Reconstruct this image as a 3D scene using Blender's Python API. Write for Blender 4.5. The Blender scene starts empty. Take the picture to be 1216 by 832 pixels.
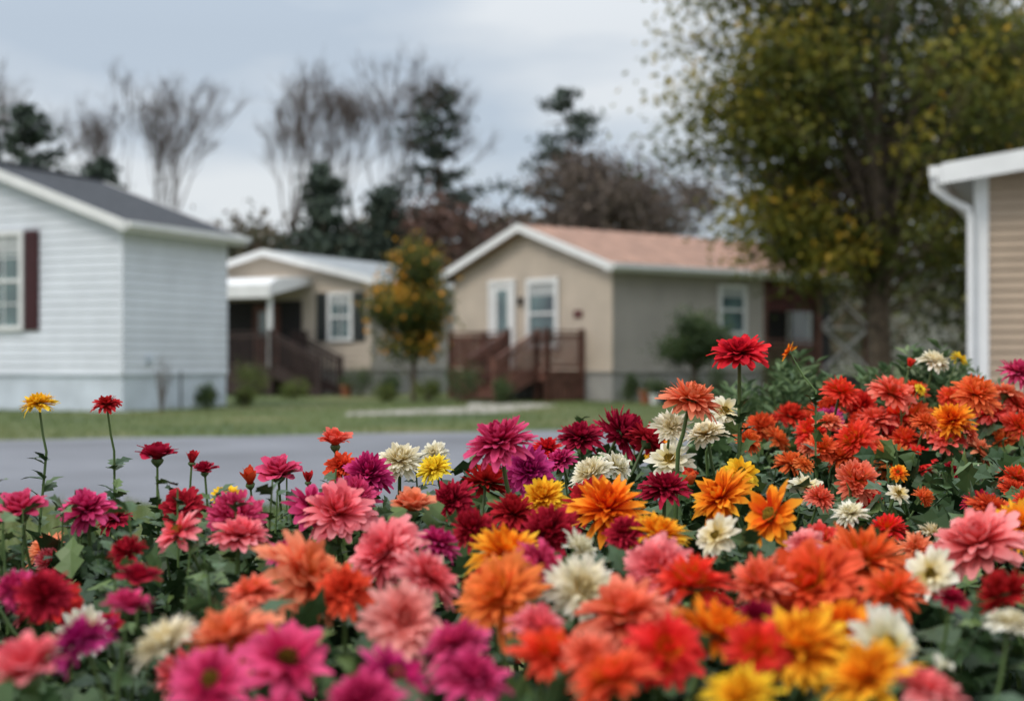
import bpy, math, random
import numpy as np
from mathutils import Vector, Matrix
random.seed(7); rng=np.random.default_rng(7)
S=bpy.context.scene
COL=S.collection
# ------------------------------------------------------------ materials
def newmat(name):
    m=bpy.data.materials.new(name); m.use_nodes=True
    nt=m.node_tree; return m,nt,nt.nodes['Principled BSDF']
def mat(name,c,rough=.6,var=.12,scale=6.0,bump=0.0,metal=0,bscale=None,c2=None,spec=.4,detail=6):
    m,nt,b=newmat(name)
    N=nt.nodes; Lk=nt.links
    tc=N.new('ShaderNodeTexCoord'); no=N.new('ShaderNodeTexNoise'); no.inputs['Scale'].default_value=scale; no.inputs['Detail'].default_value=detail
    Lk.new(tc.outputs['Object'],no.inputs['Vector'])
    r=N.new('ShaderNodeValToRGB')
    r.color_ramp.elements[0].position=.3; r.color_ramp.elements[1].position=.7
    d=c2 if c2 else tuple(x*(1-var*2) for x in c)
    u=c if c2 else tuple(min(1,x*(1+var)) for x in c)
    r.color_ramp.elements[0].color=(*d,1); r.color_ramp.elements[1].color=(*u,1)
    Lk.new(no.outputs['Fac'],r.inputs['Fac']); Lk.new(r.outputs['Color'],b.inputs['Base Color'])
    b.inputs['Roughness'].default_value=rough; b.inputs['Metallic'].default_value=metal
    b.inputs['Specular IOR Level'].default_value=spec
    if bump>0:
        n2=N.new('ShaderNodeTexNoise'); n2.inputs['Scale'].default_value=bscale or scale*8; n2.inputs['Detail'].default_value=6
        Lk.new(tc.outputs['Object'],n2.inputs['Vector'])
        bp=N.new('ShaderNodeBump'); bp.inputs['Strength'].default_value=bump; bp.inputs['Distance'].default_value=.02
        Lk.new(n2.outputs['Fac'],bp.inputs['Height']); Lk.new(bp.outputs['Normal'],b.inputs['Normal'])
    return m
def leafmat(name,cols,rough=.5,trans=.3,spec=.3):
    """cols: list of (pos,color) over the per-leaf tone attribute"""
    m,nt,b=newmat(name); N=nt.nodes; Lk=nt.links
    at=N.new('ShaderNodeAttribute'); at.attribute_name='Col'
    sp=N.new('ShaderNodeSeparateColor'); Lk.new(at.outputs['Color'],sp.inputs['Color'])
    r=N.new('ShaderNodeValToRGB'); el=r.color_ramp.elements
    while len(el)<len(cols): el.new(.5)
    for e,(p,c) in zip(el,cols): e.position=p; e.color=(*c,1)
    Lk.new(sp.outputs['Red'],r.inputs['Fac']); Lk.new(r.outputs['Color'],b.inputs['Base Color'])
    b.inputs['Roughness'].default_value=rough; b.inputs['Specular IOR Level'].default_value=spec
    if trans>0:
        t=N.new('ShaderNodeBsdfTranslucent'); Lk.new(r.outputs['Color'],t.inputs['Color'])
        mx=N.new('ShaderNodeMixShader'); mx.inputs['Fac'].default_value=trans
        Lk.new(b.outputs[0],mx.inputs[1]); Lk.new(t.outputs[0],mx.inputs[2])
        Lk.new(mx.outputs[0],N['Material Output'].inputs['Surface'])
    return m
def petalmat(name,inner,mid,tip,hue=.01):
    m,nt,b=newmat(name); N=nt.nodes; Lk=nt.links
    at=N.new('ShaderNodeAttribute'); at.attribute_name='Col'
    sp=N.new('ShaderNodeSeparateColor'); Lk.new(at.outputs['Color'],sp.inputs['Color'])
    a=N.new('ShaderNodeMath'); a.operation='MULTIPLY'; a.inputs[1].default_value=.62; Lk.new(sp.outputs['Red'],a.inputs[0])
    c=N.new('ShaderNodeMath'); c.operation='MULTIPLY_ADD'; c.inputs[1].default_value=-.38; c.inputs[2].default_value=.36; Lk.new(sp.outputs['Green'],c.inputs[0])
    d=N.new('ShaderNodeMath'); d.operation='ADD'; Lk.new(a.outputs[0],d.inputs[0]); Lk.new(c.outputs[0],d.inputs[1])
    oi=N.new('ShaderNodeObjectInfo')
    e=N.new('ShaderNodeMath'); e.operation='MULTIPLY_ADD'; e.inputs[1].default_value=.3; e.inputs[2].default_value=-.15; Lk.new(sp.outputs['Blue'],e.inputs[0])
    g=N.new('ShaderNodeMath'); g.operation='ADD'; Lk.new(d.outputs[0],g.inputs[0]); Lk.new(e.outputs[0],g.inputs[1])
    e2=N.new('ShaderNodeMath'); e2.operation='MULTIPLY_ADD'; e2.inputs[1].default_value=.3; e2.inputs[2].default_value=-.15; Lk.new(oi.outputs['Random'],e2.inputs[0])
    g2=N.new('ShaderNodeMath'); g2.operation='ADD'; Lk.new(g.outputs[0],g2.inputs[0]); Lk.new(e2.outputs[0],g2.inputs[1])
    r=N.new('ShaderNodeValToRGB'); el=r.color_ramp.elements; el.new(.5)
    for x,(p,cc) in zip(el,[(.12,inner),(.5,mid),(.95,tip)]): x.position=p; x.color=(*cc,1)
    Lk.new(g2.outputs[0],r.inputs['Fac'])
    h=N.new('ShaderNodeHueSaturation')
    hm=N.new('ShaderNodeMath'); hm.operation='MULTIPLY_ADD'; hm.inputs[1].default_value=2*hue; hm.inputs[2].default_value=.5-hue*.7; Lk.new(oi.outputs['Random'],hm.inputs[0]); Lk.new(hm.outputs[0],h.inputs['Hue'])
    vm=N.new('ShaderNodeMath'); vm.operation='MULTIPLY_ADD'; vm.inputs[1].default_value=.44; vm.inputs[2].default_value=.74; Lk.new(sp.outputs['Blue'],vm.inputs[0]); Lk.new(vm.outputs[0],h.inputs['Value'])
    Lk.new(r.outputs['Color'],h.inputs['Color'])
    Lk.new(h.outputs['Color'],b.inputs['Base Color']); b.inputs['Roughness'].default_value=.75; b.inputs['Specular IOR Level'].default_value=.1
    t=N.new('ShaderNodeBsdfTranslucent'); Lk.new(h.outputs['Color'],t.inputs['Color'])
    mx=N.new('ShaderNodeMixShader'); mx.inputs['Fac'].default_value=.3
    Lk.new(b.outputs[0],mx.inputs[1]); Lk.new(t.outputs[0],mx.inputs[2]); Lk.new(mx.outputs[0],N['Material Output'].inputs['Surface'])
    return m
# ------------------------------------------------------------ mesh helpers
def empty(name,loc=(0,0,0),rz=0):
    o=bpy.data.objects.new(name,None); o.location=loc; o.rotation_euler=(0,0,rz); o.empty_display_size=.2; COL.objects.link(o); return o
def mesh_np(name,V,F,mats,attr=None,smooth=False,parent=None,midx=None):
    V=np.asarray(V,dtype=np.float32); F=np.asarray(F,dtype=np.int32); k=F.shape[1]
    me=bpy.data.meshes.new(name); me.vertices.add(len(V)); me.vertices.foreach_set('co',V.ravel())
    me.loops.add(F.size); me.loops.foreach_set('vertex_index',F.ravel())
    me.polygons.add(len(F)); me.polygons.foreach_set('loop_start',np.arange(0,F.size,k,dtype=np.int32))
    if midx is not None: me.polygons.foreach_set('material_index',np.asarray(midx,dtype=np.int32))
    me.polygons.foreach_set('use_smooth',np.full(len(F),smooth))
    if attr is not None:
        a=me.color_attributes.new('Col','FLOAT_COLOR','POINT'); A=np.ones((len(V),4),dtype=np.float32); A[:,:attr.shape[1]]=attr; a.data.foreach_set('color',A.ravel())
    me.update(calc_edges=True)
    for m in mats: me.materials.append(m)
    o=bpy.data.objects.new(name,me); COL.objects.link(o)
    if parent: o.parent=parent
    return o
class MB:
    def __init__(s): s.v=[]; s.f=[]; s.m=[]; s.mats=[]
    def mi(s,m):
        if m not in s.mats: s.mats.append(m)
        return s.mats.index(m)
    def poly(s,pts,m):
        n=len(s.v); s.v+= [tuple(p) for p in pts]; s.f.append(list(range(n,n+len(pts)))); s.m.append(s.mi(m))
    def box(s,x0,x1,y0,y1,z0,z1,m):
        if x0>x1:x0,x1=x1,x0
        if y0>y1:y0,y1=y1,y0
        n=len(s.v); s.v+=[(x0,y0,z0),(x1,y0,z0),(x1,y1,z0),(x0,y1,z0),(x0,y0,z1),(x1,y0,z1),(x1,y1,z1),(x0,y1,z1)]
        k=s.mi(m)
        for q in ((3,2,1,0),(4,5,6,7),(0,1,5,4),(1,2,6,5),(2,3,7,6),(3,0,4,7)): s.f.append([n+i for i in q]); s.m.append(k)
    def prism(s,prof,a,b,m,axis='x'):
        n=len(s.v); c=len(prof)
        for t in (a,b):
            for p,z in prof: s.v.append((t,p,z) if axis=='x' else (p,t,z))
        k=s.mi(m); s.f.append(list(range(n,n+c))[::-1]); s.m.append(k); s.f.append(list(range(n+c,n+2*c))); s.m.append(k)
        for i in range(c):
            j=(i+1)%c; s.f.append([n+i,n+j,n+c+j,n+c+i]); s.m.append(k)
    def beam(s,p,q,w,h,m):
        p=Vector(p);q=Vector(q);d=(q-p).normalized(); up=Vector((0,0,1)); 
        if abs(d.z)>.95: up=Vector((1,0,0))
        a=d.cross(up).normalized()*w/2; b=a.cross(d).normalized()*h/2
        n=len(s.v)
        for c in (p,q):
            for sa,sb in((-1,-1),(1,-1),(1,1),(-1,1)): s.v.append(tuple(c+a*sa+b*sb))
        k=s.mi(m)
        for f in((0,1,2,3),(7,6,5,4),(0,4,5,1),(1,5,6,2),(2,6,7,3),(3,7,4,0)): s.f.append([n+i for i in f]); s.m.append(k)
    def tube(s,pts,rad,m,sides=6):
        pts=[Vector(p) for p in pts]; n=len(s.v); k=s.mi(m)
        prev=None
        for i,p in enumerate(pts):
            d=(pts[min(i+1,len(pts)-1)]-pts[max(i-1,0)]).normalized()
            if prev is None:
                a=d.cross(Vector((0,0,1)));
                if a.length<.05:a=d.cross(Vector((1,0,0)))
            else: a=prev-d*prev.dot(d)
            a.normalize(); prev=a; b=d.cross(a)
            for j in range(sides):
                t=2*math.pi*j/sides; s.v.append(tuple(p+(a*math.cos(t)+b*math.sin(t))*rad[i]))
        for i in range(len(pts)-1):
            for j in range(sides):
                j2=(j+1)%sides; s.f.append([n+i*sides+j,n+i*sides+j2,n+(i+1)*sides+j2,n+(i+1)*sides+j]); s.m.append(k)
    def obj(s,name,parent=None,smooth=False):
        me=bpy.data.meshes.new(name); me.from_pydata(s.v,[],s.f)
        for m in s.mats: me.materials.append(m)
        me.polygons.foreach_set('material_index',s.m); me.polygons.foreach_set('use_smooth',[smooth]*len(s.f)); me.update()
        o=bpy.data.objects.new(name,me); COL.objects.link(o)
        if parent:o.parent=parent
        return o
def norm(a): return a/np.maximum(np.linalg.norm(a,axis=1,keepdims=True),1e-6)
def scatter(P,axis,nrm,size,T,TF):
    ax=norm(axis); b=norm(np.cross(nrm,ax)); n=np.cross(ax,b)
    V=P[:,None,:]+size[:,None,None]*(T[None,:,0,None]*ax[:,None,:]+T[None,:,1,None]*b[:,None,:]+T[None,:,2,None]*n[:,None,:])
    k=len(T); F=(TF[None]+np.arange(len(P))[:,None,None]*k).reshape(-1,TF.shape[1])
    return V.reshape(-1,3),F
LEAF4=np.array([[0,0,0],[.5,-.3,.08],[1,0,-.05],[.5,.3,.08]],float); LEAF4F=np.array([[0,1,2,3]])
LL=[(0,0,0),(.3,0,.03),(.62,0,.04),(1,0,-.08), (.12,.14,.05),(.30,.36,.10),(.42,.2,.08),(.62,.34,.08),(.74,.15,.05),(.12,-.14,.05),(.30,-.36,.10),(.42,-.2,.08),(.62,-.34,.08),(.74,-.15,.05)]
LL=np.array(LL,float)
LLF=np.array([[0,1,4],[4,1,5],[5,1,6],[6,1,2],[6,2,7],[7,2,8],[8,2,3],[0,9,1],[9,10,1],[10,11,1],[11,2,1],[11,12,2],[12,13,2],[13,3,2]])
def leafcloud(name,P,size,m,parent=None,up=.4,val=None,T=LEAF4,TF=LEAF4F,axis=None):
    n=len(P); ax=rng.normal(size=(n,3)) if axis is None else axis
    nr=rng.normal(size=(n,3)); nr[:,2]+=up
    V,F=scatter(P,ax,nr,size,T,TF)
    v=rng.random(n) if val is None else val
    A=np.repeat(np.clip(v,0,1),len(T))[:,None]*np.ones((1,3))
    return mesh_np(name,V,F,[m],attr=A,parent=parent)
# ------------------------------------------------------------ colours
M_white=mat('white_paint',(.8,.8,.79),.5,.04,3)
M_wsiding=mat('white_vinyl_siding',(.72,.755,.81),.5,.05,1.2)
M_bsiding=mat('beige_vinyl_siding',(.55,.465,.375),.55,.07,1.2)
M_gsiding=mat('greige_vinyl_siding',(.41,.375,.33),.55,.07,1.2)
M_tansiding=mat('tan_vinyl_siding',(.42,.32,.23),.55,.06,1.5)
M_skirtw=mat('white_skirting',(.62,.68,.75),.6,.08,2)
M_skirtg=mat('grey_skirting',(.33,.32,.3),.6,.1,2)
M_shingle=mat('dark_shingles',(.065,.07,.08),.9,.25,9,bump=.6)
M_tinroof=mat('pale_metal_roof',(.45,.48,.5),.45,.08,2)
M_pinkroof=mat('weathered_copper_roof',(.42,.25,.18),.6,.15,2.5)
M_brown=mat('stained_deck_wood',(.18,.08,.058),.7,.25,5)
M_dbrown=mat('dark_porch_wood',(.05,.03,.026),.7,.2,5)
M_grwood=mat('weathered_lattice_paint',(.5,.48,.47),.7,.2,5)
M_maroon=mat('maroon_shutter_paint',(.06,.014,.018),.5,.1,5)
M_dshut=mat('dark_shutter_paint',(.03,.035,.035),.5,.1,5)
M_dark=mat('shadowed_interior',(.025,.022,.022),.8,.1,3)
M_redcl=mat('red_porch_screen',(.11,.03,.03),.8,.25,5)
M_curtain=mat('curtain_cloth',(.45,.47,.47),.9,.1,12)
M_pot=mat('terracotta',(.35,.12,.06),.8,.1,6)
M_bluepot=mat('blue_plastic',(.05,.1,.25),.5,.1,6)
def glassmat():
    m,nt,b=newmat('window_glass'); b.inputs['Roughness'].default_value=.06; b.inputs['Specular IOR Level'].default_value=.9
    no=nt.nodes.new('ShaderNodeTexNoise'); no.inputs['Scale'].default_value=1.2; r=nt.nodes.new('ShaderNodeValToRGB'); tc=nt.nodes.new('ShaderNodeTexCoord')
    nt.links.new(tc.outputs['Object'],no.inputs['Vector']); nt.links.new(no.outputs['Fac'],r.inputs['Fac'])
    r.color_ramp.elements[0].position=.35; r.color_ramp.elements[1].position=.65
    r.color_ramp.elements[0].color=(.04,.06,.07,1); r.color_ramp.elements[1].color=(.14,.22,.22,1); nt.links.new(r.outputs['Color'],b.inputs['Base Color']); return m
M_glass=glassmat()
M_bark=mat('bark',(.14,.105,.075),.9,.3,8,bump=.8)
M_bark2=mat('grey_bark',(.125,.098,.085),.9,.2,3)
# ------------------------------------------------------------ ground
def grassmat():
    m,nt,b=newmat('lawn'); N=nt.nodes; Lk=nt.links
    tc=N.new('ShaderNodeTexCoord'); a=N.new('ShaderNodeTexNoise'); a.inputs['Scale'].default_value=.35; a.inputs['Detail'].default_value=8
    Lk.new(tc.outputs['Object'],a.inputs['Vector'])
    r=N.new('ShaderNodeValToRGB'); el=r.color_ramp.elements; el.new(.5)
    for e,(p,c) in zip(el,[(.3,(.06,.1,.022)),(.5,(.12,.16,.038)),(.7,(.21,.2,.075))]): e.position=p; e.color=(*c,1)
    Lk.new(a.outputs['Fac'],r.inputs['Fac'])
    f=N.new('ShaderNodeTexNoise'); f.inputs['Scale'].default_value=9; f.inputs['Detail'].default_value=8; Lk.new(tc.outputs['Object'],f.inputs['Vector'])
    mx=N.new('ShaderNodeMix'); mx.data_type='RGBA'; mx.blend_type='MULTIPLY'; mx.inputs[0].default_value=.55
    Lk.new(r.outputs['Color'],mx.inputs[6]); Lk.new(f.outputs['Fac'],mx.inputs[7]); Lk.new(mx.outputs[2],b.inputs['Base Color'])
    b.inputs['Roughness'].default_value=.9
    bp=N.new('ShaderNodeBump'); bp.inputs['Strength'].default_value=.6; bp.inputs['Distance'].default_value=.04; Lk.new(f.outputs['Fac'],bp.inputs['Height']); Lk.new(bp.outputs['Normal'],b.inputs['Normal'])
    return m
M_lawn=grassmat()
g=MB(); g.poly([(-400,-100,0),(400,-100,0),(400,700,0),(-400,700,0)],M_lawn); g.obj('ground')
M_asph=mat('asphalt',(.2,.205,.225),.85,.14,.5,bump=.4,bscale=60)
def strip(name,xs,near,far,z,m):
    b=MB()
    for i in range(len(xs)-1): b.poly([(xs[i],near[i],z),(xs[i+1],near[i+1],z),(xs[i+1],far[i+1],z),(xs[i],far[i],z)],m)
    return b.obj(name)
xs=np.linspace(-60,60,241)
near=9.6+.12*np.sin(xs*1.7)+.08*np.sin(xs*4.1)
far=np.interp(xs,[-60,-7,0,6,60],[15.5,17.0,19.4,21,23])+.1*np.sin(xs*2.3)+.06*np.sin(xs*6)
strip('road',xs,near,far,.004,M_asph)
M_conc=mat('concrete',(.4,.37,.32),.85,.15,2,bump=.3)
p=MB(); p.poly([(-2.9,24.6,.006),(-.3,25.9,.006),(1.0,30.0,.006),(.2,31.6,.006),(-1.0,31.6,.006),(-.9,29.0,.006),(-3.0,26.2,.006)],M_conc); p.obj('concrete_path')
M_soil=mat('mulch',(.03,.021,.014),.95,.3,20,bump=1)
p=MB(); p.poly([(-2.4,.45,.004),(3.0,.45,.004),(3.0,4.1,.004),(.4,3.9,.004),(-.6,2.6,.004),(-2.4,2.4,.004)],M_soil); p.obj('flower_bed_soil')
M_blade=leafmat('grass_blades',[(0,(.06,.1,.022)),(.6,(.125,.175,.04)),(1,(.25,.24,.1))],.7,.2)
def grass(name,n,x0,x1,yf,hh):
    X=rng.uniform(x0,x1,n); Y=yf(X,rng.random(n)); P=np.stack([X,Y,np.zeros(n)],1)
    ax=rng.normal(size=(n,3))*.35; ax[:,2]=1
    patch=np.sin(X*.9+Y*.5)*.15+np.sin(X*2.3-Y*1.1)*.12
    T=np.array([[0,-.06,0],[0,.06,0],[.6,.04,.03],[1,0,.12],[.6,-.04,.03]]); TF=np.array([[0,1,2],[0,2,4],[4,2,3]])
    return leafcloud(name,P,rng.uniform(.4,1.3,n)*hh,M_blade,T=T,TF=TF,axis=ax,val=np.clip(rng.random(n)*.8+.1+patch,0,1))
def yfar(X,r): 
    f=np.interp(X,[-60,-7,0,6,60],[15.5,17.0,19.4,21,23]); return f+.05+r**1.4*14
gr=empty('grass')
a=grass('lawn_tufts_far',26000,-14,14,yfar,.08); a.parent=gr
a=grass('lawn_tufts_near',22000,-5,5,lambda X,r:3.9+r*5.7,.08); a.parent=gr
# ------------------------------------------------------------ houses
def siding(mb,wall,u_rng,z0,z1,m,pitch=.12,pr=.03):
    P0,A,Nn=wall; z=z0
    def pt(u,z,n): return (P0[0]+A[0]*u+Nn[0]*n, P0[1]+A[1]*u+Nn[1]*n, z)
    while z<z1-1e-4:
        zt=min(z+pitch,z1); l0,h0=u_rng(z); l1,h1=u_rng(zt)
        if h0-l0<.02: break
        h1=max(h1,l1)
        mb.poly([pt(l0,z,pr),pt(h0,z,pr),pt(h1,zt,.006),pt(l1,zt,.006)],m)
        mb.poly([pt(l0,z,.006),pt(h0,z,.006),pt(h0,z,pr),pt(l0,z,pr)],m)
        z=zt
def wbox(mb,wall,u0,u1,z0,z1,n0,n1,m):
    P0,A,Nn=wall
    xa=P0[0]+A[0]*u0+Nn[0]*n0; xb=P0[0]+A[0]*u1+Nn[0]*n1; ya=P0[1]+A[1]*u0+Nn[1]*n0; yb=P0[1]+A[1]*u1+Nn[1]*n1
    mb.box(xa,xb,ya,yb,z0,z1,m)
def window(par,wall,uc,w,z0,z1,shut=None,cols=2,rows=2,curtain=True,name='window',fw=.09):
    b=MB(); u0,u1=uc-w/2,uc+w/2
    wbox(b,wall,u0-fw,u0,z0-fw,z1+fw,.032,.09,M_white); wbox(b,wall,u1,u1+fw,z0-fw,z1+fw,.032,.09,M_white)
    wbox(b,wall,u0,u1,z1,z1+fw,.032,.09,M_white); wbox(b,wall,u0,u1,z0-fw,z0,.032,.105,M_white)
    wbox(b,wall,u0,u1,z0,z1,.033,.045,M_glass)
    zm=(z0+z1)/2; wbox(b,wall,u0,u1,zm-.03,zm+.03,.046,.078,M_white)
    for i in range(1,cols): 
        u=u0+w*i/cols; wbox(b,wall,u-.012,u+.012,z0,zm-.03,.046,.06,M_white); wbox(b,wall,u-.012,u+.012,zm+.03,z1,.046,.06,M_white)
    for i in range(1,rows):
        for (a,c) in((z0,zm-.03),(zm+.03,z1)):
            z=a+(c-a)*i/rows; wbox(b,wall,u0,u1,z-.012,z+.012,.0465,.0595,M_white)
    if curtain: wbox(b,wall,u0,u1,z1-(z1-z0)*.2,z1,.0455,.0458,M_curtain)
    if shut:
        for (a,c) in((u0-fw-.38,u0-fw-.02),(u1+fw+.02,u1+fw+.38)):
            wbox(b,wall,a,c,z0-fw,z1+fw,.032,.055,shut)
            z=z0
            while z<z1: wbox(b,wall,a+.04,c-.04,z,z+.035,.055,.067,shut); z+=.07
    return b.obj(name,par)
def house(name,org,th,W,L,eave,rise,mg,ml,mroof,mskirt,roofribs=False,oh=.32,sk=.7,lwall=None,pitch=.12):
    e=empty(name,(org[0],org[1],0),th)
    gw=((0,0),(0,1),(-1,0)); lw=((0,0),(1,0),(0,-1))
    sl=rise/(W/2)
    core=MB(); Lw=lwall or L
    core.prism([(0.0,sk),(W,sk),(W,eave),(W/2,eave+rise),(0.0,eave)],0.0,Lw,mg)
    if lwall: core.prism([(1.7,0.1),(W,0.1),(W,eave),(W/2,eave+rise),(1.7,eave+sl*1.7)],Lw+.002,L,mg)
    core.box(.04,Lw-.04,.04,W-.04,0,sk,mskirt)
    core.obj('wall_core',e)
    s=MB()
    siding(s,gw,lambda z:(0,W) if z<=eave else ((z-eave)/sl, W-(z-eave)/sl),sk,eave+rise,mg,pitch)
    siding(s,lw,lambda z:(0,Lw),sk,eave,ml,pitch)
    s.obj('siding',e)
    k=MB()
    wbox(k,gw,.0,W,.0,sk-.03,-.03,-.012,mskirt); wbox(k,lw,.015,Lw,.0,sk-.03,-.03,-.012,mskirt)
    wbox(k,gw,-.03,W,sk-.03,sk,-.02,.032,mskirt); wbox(k,lw,.0,Lw,sk-.03,sk,-.02,.030,mskirt)
    k.obj('skirting',e)
    t=MB(); t.box(-.034,.05,-.034,-.008,sk,eave,ml); t.box(-.036,-.008,-.0345,.05,sk,eave,mg)
    t.obj('corner_trim',e)
    r=MB(); th_=.09
    z0=eave-oh*sl
    r.prism([(-oh,z0),(W/2,eave+rise),(W/2,eave+rise+th_),(-oh,z0+th_)],-oh,L+oh,mroof)
    r.prism([(W+oh,z0),(W/2+.001,eave+rise),(W/2+.001,eave+rise+th_),(W+oh,z0+th_)],-oh,L+oh,mroof)
    if roofribs:
        x=-oh+.2
        while x<L+oh:
            r.beam((x,-oh,z0+th_+.012),(x,W/2,eave+rise+th_+.012),.03,.03,mroof); x+=.4
    else:
        r.beam((-oh,W/2,eave+rise+th_+.01),(L+oh,W/2,eave+rise+th_+.01),.22,.05,mroof)
    r.obj('roof',e)
    f=MB()
    for sgn in(0,1):
        ya=-oh if sgn==0 else W+oh
        for xx in(-oh-.03,L+oh+.003):
            pr=[(ya,z0-.08),(W/2,eave+rise-.08),(W/2,eave+rise+.115),(ya,z0+.115)]
            f.prism(pr,xx,xx+.027,M_white)
        yy=ya-.03 if sgn==0 else ya+.003
        f.box(-oh,L+oh,yy,yy+.027,z0-.08,z0+.11,M_white)
        y2=-.03 if sgn==0 else W+.03
        f.box(-oh,L+oh,min(ya,y2),max(ya,y2),z0-.07,z0-.05,M_white)
        yg=-oh-.032 if sgn==0 else W+oh+.032
        f.box(-oh,L+oh,yg-.1 if sgn==0 else yg,yg if sgn==0 else yg+.1,z0,z0+.1,M_white)
    f.obj('fascia',e)
    return e,gw,lw
def steps(b,x0,x1,y0,y1,top,n,axis,sgn,run,m):
    for i in range(n):
        z=top-(i+1)*top/(n+1); a=i*run; c=a+run+.03
        if axis=='x': b.box(x0+sgn*a,x0+sgn*c,y0,y1,z-.04,z,m); b.box(x0+sgn*(a+.0),x0+sgn*(a+.02),y0+.03,y1-.03,z,z+top/(n+1)-.04,m)
        else: b.box(x0,x1,y0+sgn*a,y0+sgn*c,z-.04,z,m); b.box(x0+.03,x1-.03,y0+sgn*a,y0+sgn*(a+.02),z,z+top/(n+1)-.04,m)
def rail(b,p,q,h,m,low=.08,pick=.13,posts=True):
    p=Vector(p);q=Vector(q); up=Vector((0,0,1))
    b.beam(p+up*h,q+up*h,.09,.045,m); b.beam(p+up*(h-.12),q+up*(h-.12),.04,.08,m); b.beam(p+up*low,q+up*low,.04,.08,m)
    n=max(2,int((q-p).length/pick))
    for i in range(1,n):
        c=p.lerp(q,i/n); b.beam(c+up*(low+.04),c+up*(h-.16),.04,.04,m)
    if posts:
        for c in(p,q): b.box(c.x-.05,c.x+.05,c.y-.05,c.y+.05,c.z-.05 if c.z<.3 else 0,c.z+h+.06,m)
# left white house
e,gw,lw=house('white_mobile_home',(-7.26,26.5),math.atan2(.922,.387),7.0,3.4,3.52,1.28,M_wsiding,M_wsiding,M_shingle,M_skirtw,oh=.28,pitch=.165)
window(e,gw,2.78,.8,1.62,3.36,None,2,2)
sh=MB()
for a,c in((1.93,2.27),(3.29,3.63)):
    wbox(sh,gw,a,c,1.53,3.45,.032,.06,M_maroon); z=1.6
    while z<3.35: wbox(sh,gw,a+.04,c-.04,z,z+.04,.06,.075,M_maroon); z+=.075
sh.obj('shutters',e)
fq=MB(); fq.tube([(1.6,-.15,0),(1.6,-.15,.75)],[.02,.02],M_dark,6); fq.box(.7,.82,-.1,-.033,.9,1.05,M_skirtw); fq.obj('utility_pipe',e)
# middle beige home
e,gw,lw=house('beige_mobile_home',(2.29,32.5),math.atan2(.62,.785),6.12,9.8,3.15,1.02,M_bsiding,M_gsiding,M_pinkroof,M_skirtg,roofribs=True,lwall=5.1,pitch=.15)
window(e,gw,2.44,.95,1.35,2.8,None,1,1,name='front_window',fw=.13)
window(e,lw,3.93,.8,1.65,2.7,None,1,1,name='side_window')
d=MB()
wbox(d,gw,3.50,3.62,.72,2.95,.032,.09,M_white); wbox(d,gw,4.44,4.56,.72,2.95,.032,.09,M_white); wbox(d,gw,3.62,4.44,2.85,2.95,.032,.09,M_white)
wbox(d,gw,3.62,4.44,.72,2.85,.032,.05,M_white); wbox(d,gw,3.82,4.24,1.3,2.7,.051,.06,M_glass); wbox(d,gw,3.69,3.73,1.55,1.75,.05,.1,M_dark)
wbox(d,gw,1.0,1.3,1.95,2.12,.032,.05,M_redcl)
wbox(d,gw,3.2,3.34,2.3,2.5,.032,.12,M_dark)
d.obj('front_door',e)
k=MB(); dz=.72
k.box(-1.2,-.04,.9,4.75,dz-.06,dz,M_brown); k.box(-1.17,-1.14,.93,4.72,dz-.25,dz-.061,M_brown); k.box(-1.17,-.04,.93,.96,dz-.25,dz-.061,M_brown)
x=-1.15
while x<-.1: k.box(x,x+.11,.94,.97,.02,dz-.25,M_brown); x+=.135
y=2.45
while y<4.7: k.box(-1.165,-1.135,y,y+.11,.02,dz-.25,M_brown); y+=.16
rail(k,(-1.15,.95,dz),(-.1,.95,dz),.9,M_brown,pick=.1); rail(k,(-1.15,2.4,dz),(-1.15,4.7,dz),.9,M_brown,pick=.1); rail(k,(-1.15,4.7,dz),(-.1,4.7,dz),.9,M_brown)
rail(k,(-1.15,.95,dz),(-1.15,1.3,dz),.9,M_brown)
steps(k,-1.2,0,1.32,2.36,dz,4,'x',-1,.29,M_brown)
for yy in(1.3,2.4):
    rail(k,(-1.15,yy,dz),(-2.4,yy,.06),.9,M_brown,pick=.1); k.beam((-1.2,yy,dz-.12),(-2.4,yy,.1),.04,.22,M_brown)
k.obj('wooden_deck',e)
k=MB()
k.box(5.1,9.8,0,1.7,.45,.55,M_dbrown); 
for x in(5.2,7.3,9.3,9.75): k.box(x-.06,x+.06,.0,.12,0,3.03,M_brown)
rail(k,(5.2,.06,.55),(7.3,.06,.55),.9,M_brown,posts=False)
k.beam((7.4,.0,.72),(9.2,.0,1.75),.05,.07,M_grwood); k.beam((7.4,-.052,1.75),(9.2,-.052,.72),.05,.07,M_grwood)
k.beam((7.4,.0,1.85),(9.2,.0,2.85),.05,.07,M_grwood); k.beam((7.4,-.052,2.85),(9.2,-.052,1.85),.05,.07,M_grwood)
k.box(7.36,9.24,.05,.1,1.76,1.83,M_grwood); k.box(7.36,9.24,.05,.1,.62,.69,M_grwood)
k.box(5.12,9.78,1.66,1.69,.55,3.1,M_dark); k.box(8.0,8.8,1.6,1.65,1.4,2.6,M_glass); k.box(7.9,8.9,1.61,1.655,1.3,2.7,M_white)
k.box(5.3,7.2,.13,.16,2.2,2.95,M_redcl); k.box(5.1,9.8,.02,.05,0,.45,M_dbrown)
k.obj('covered_porch',e)
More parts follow.
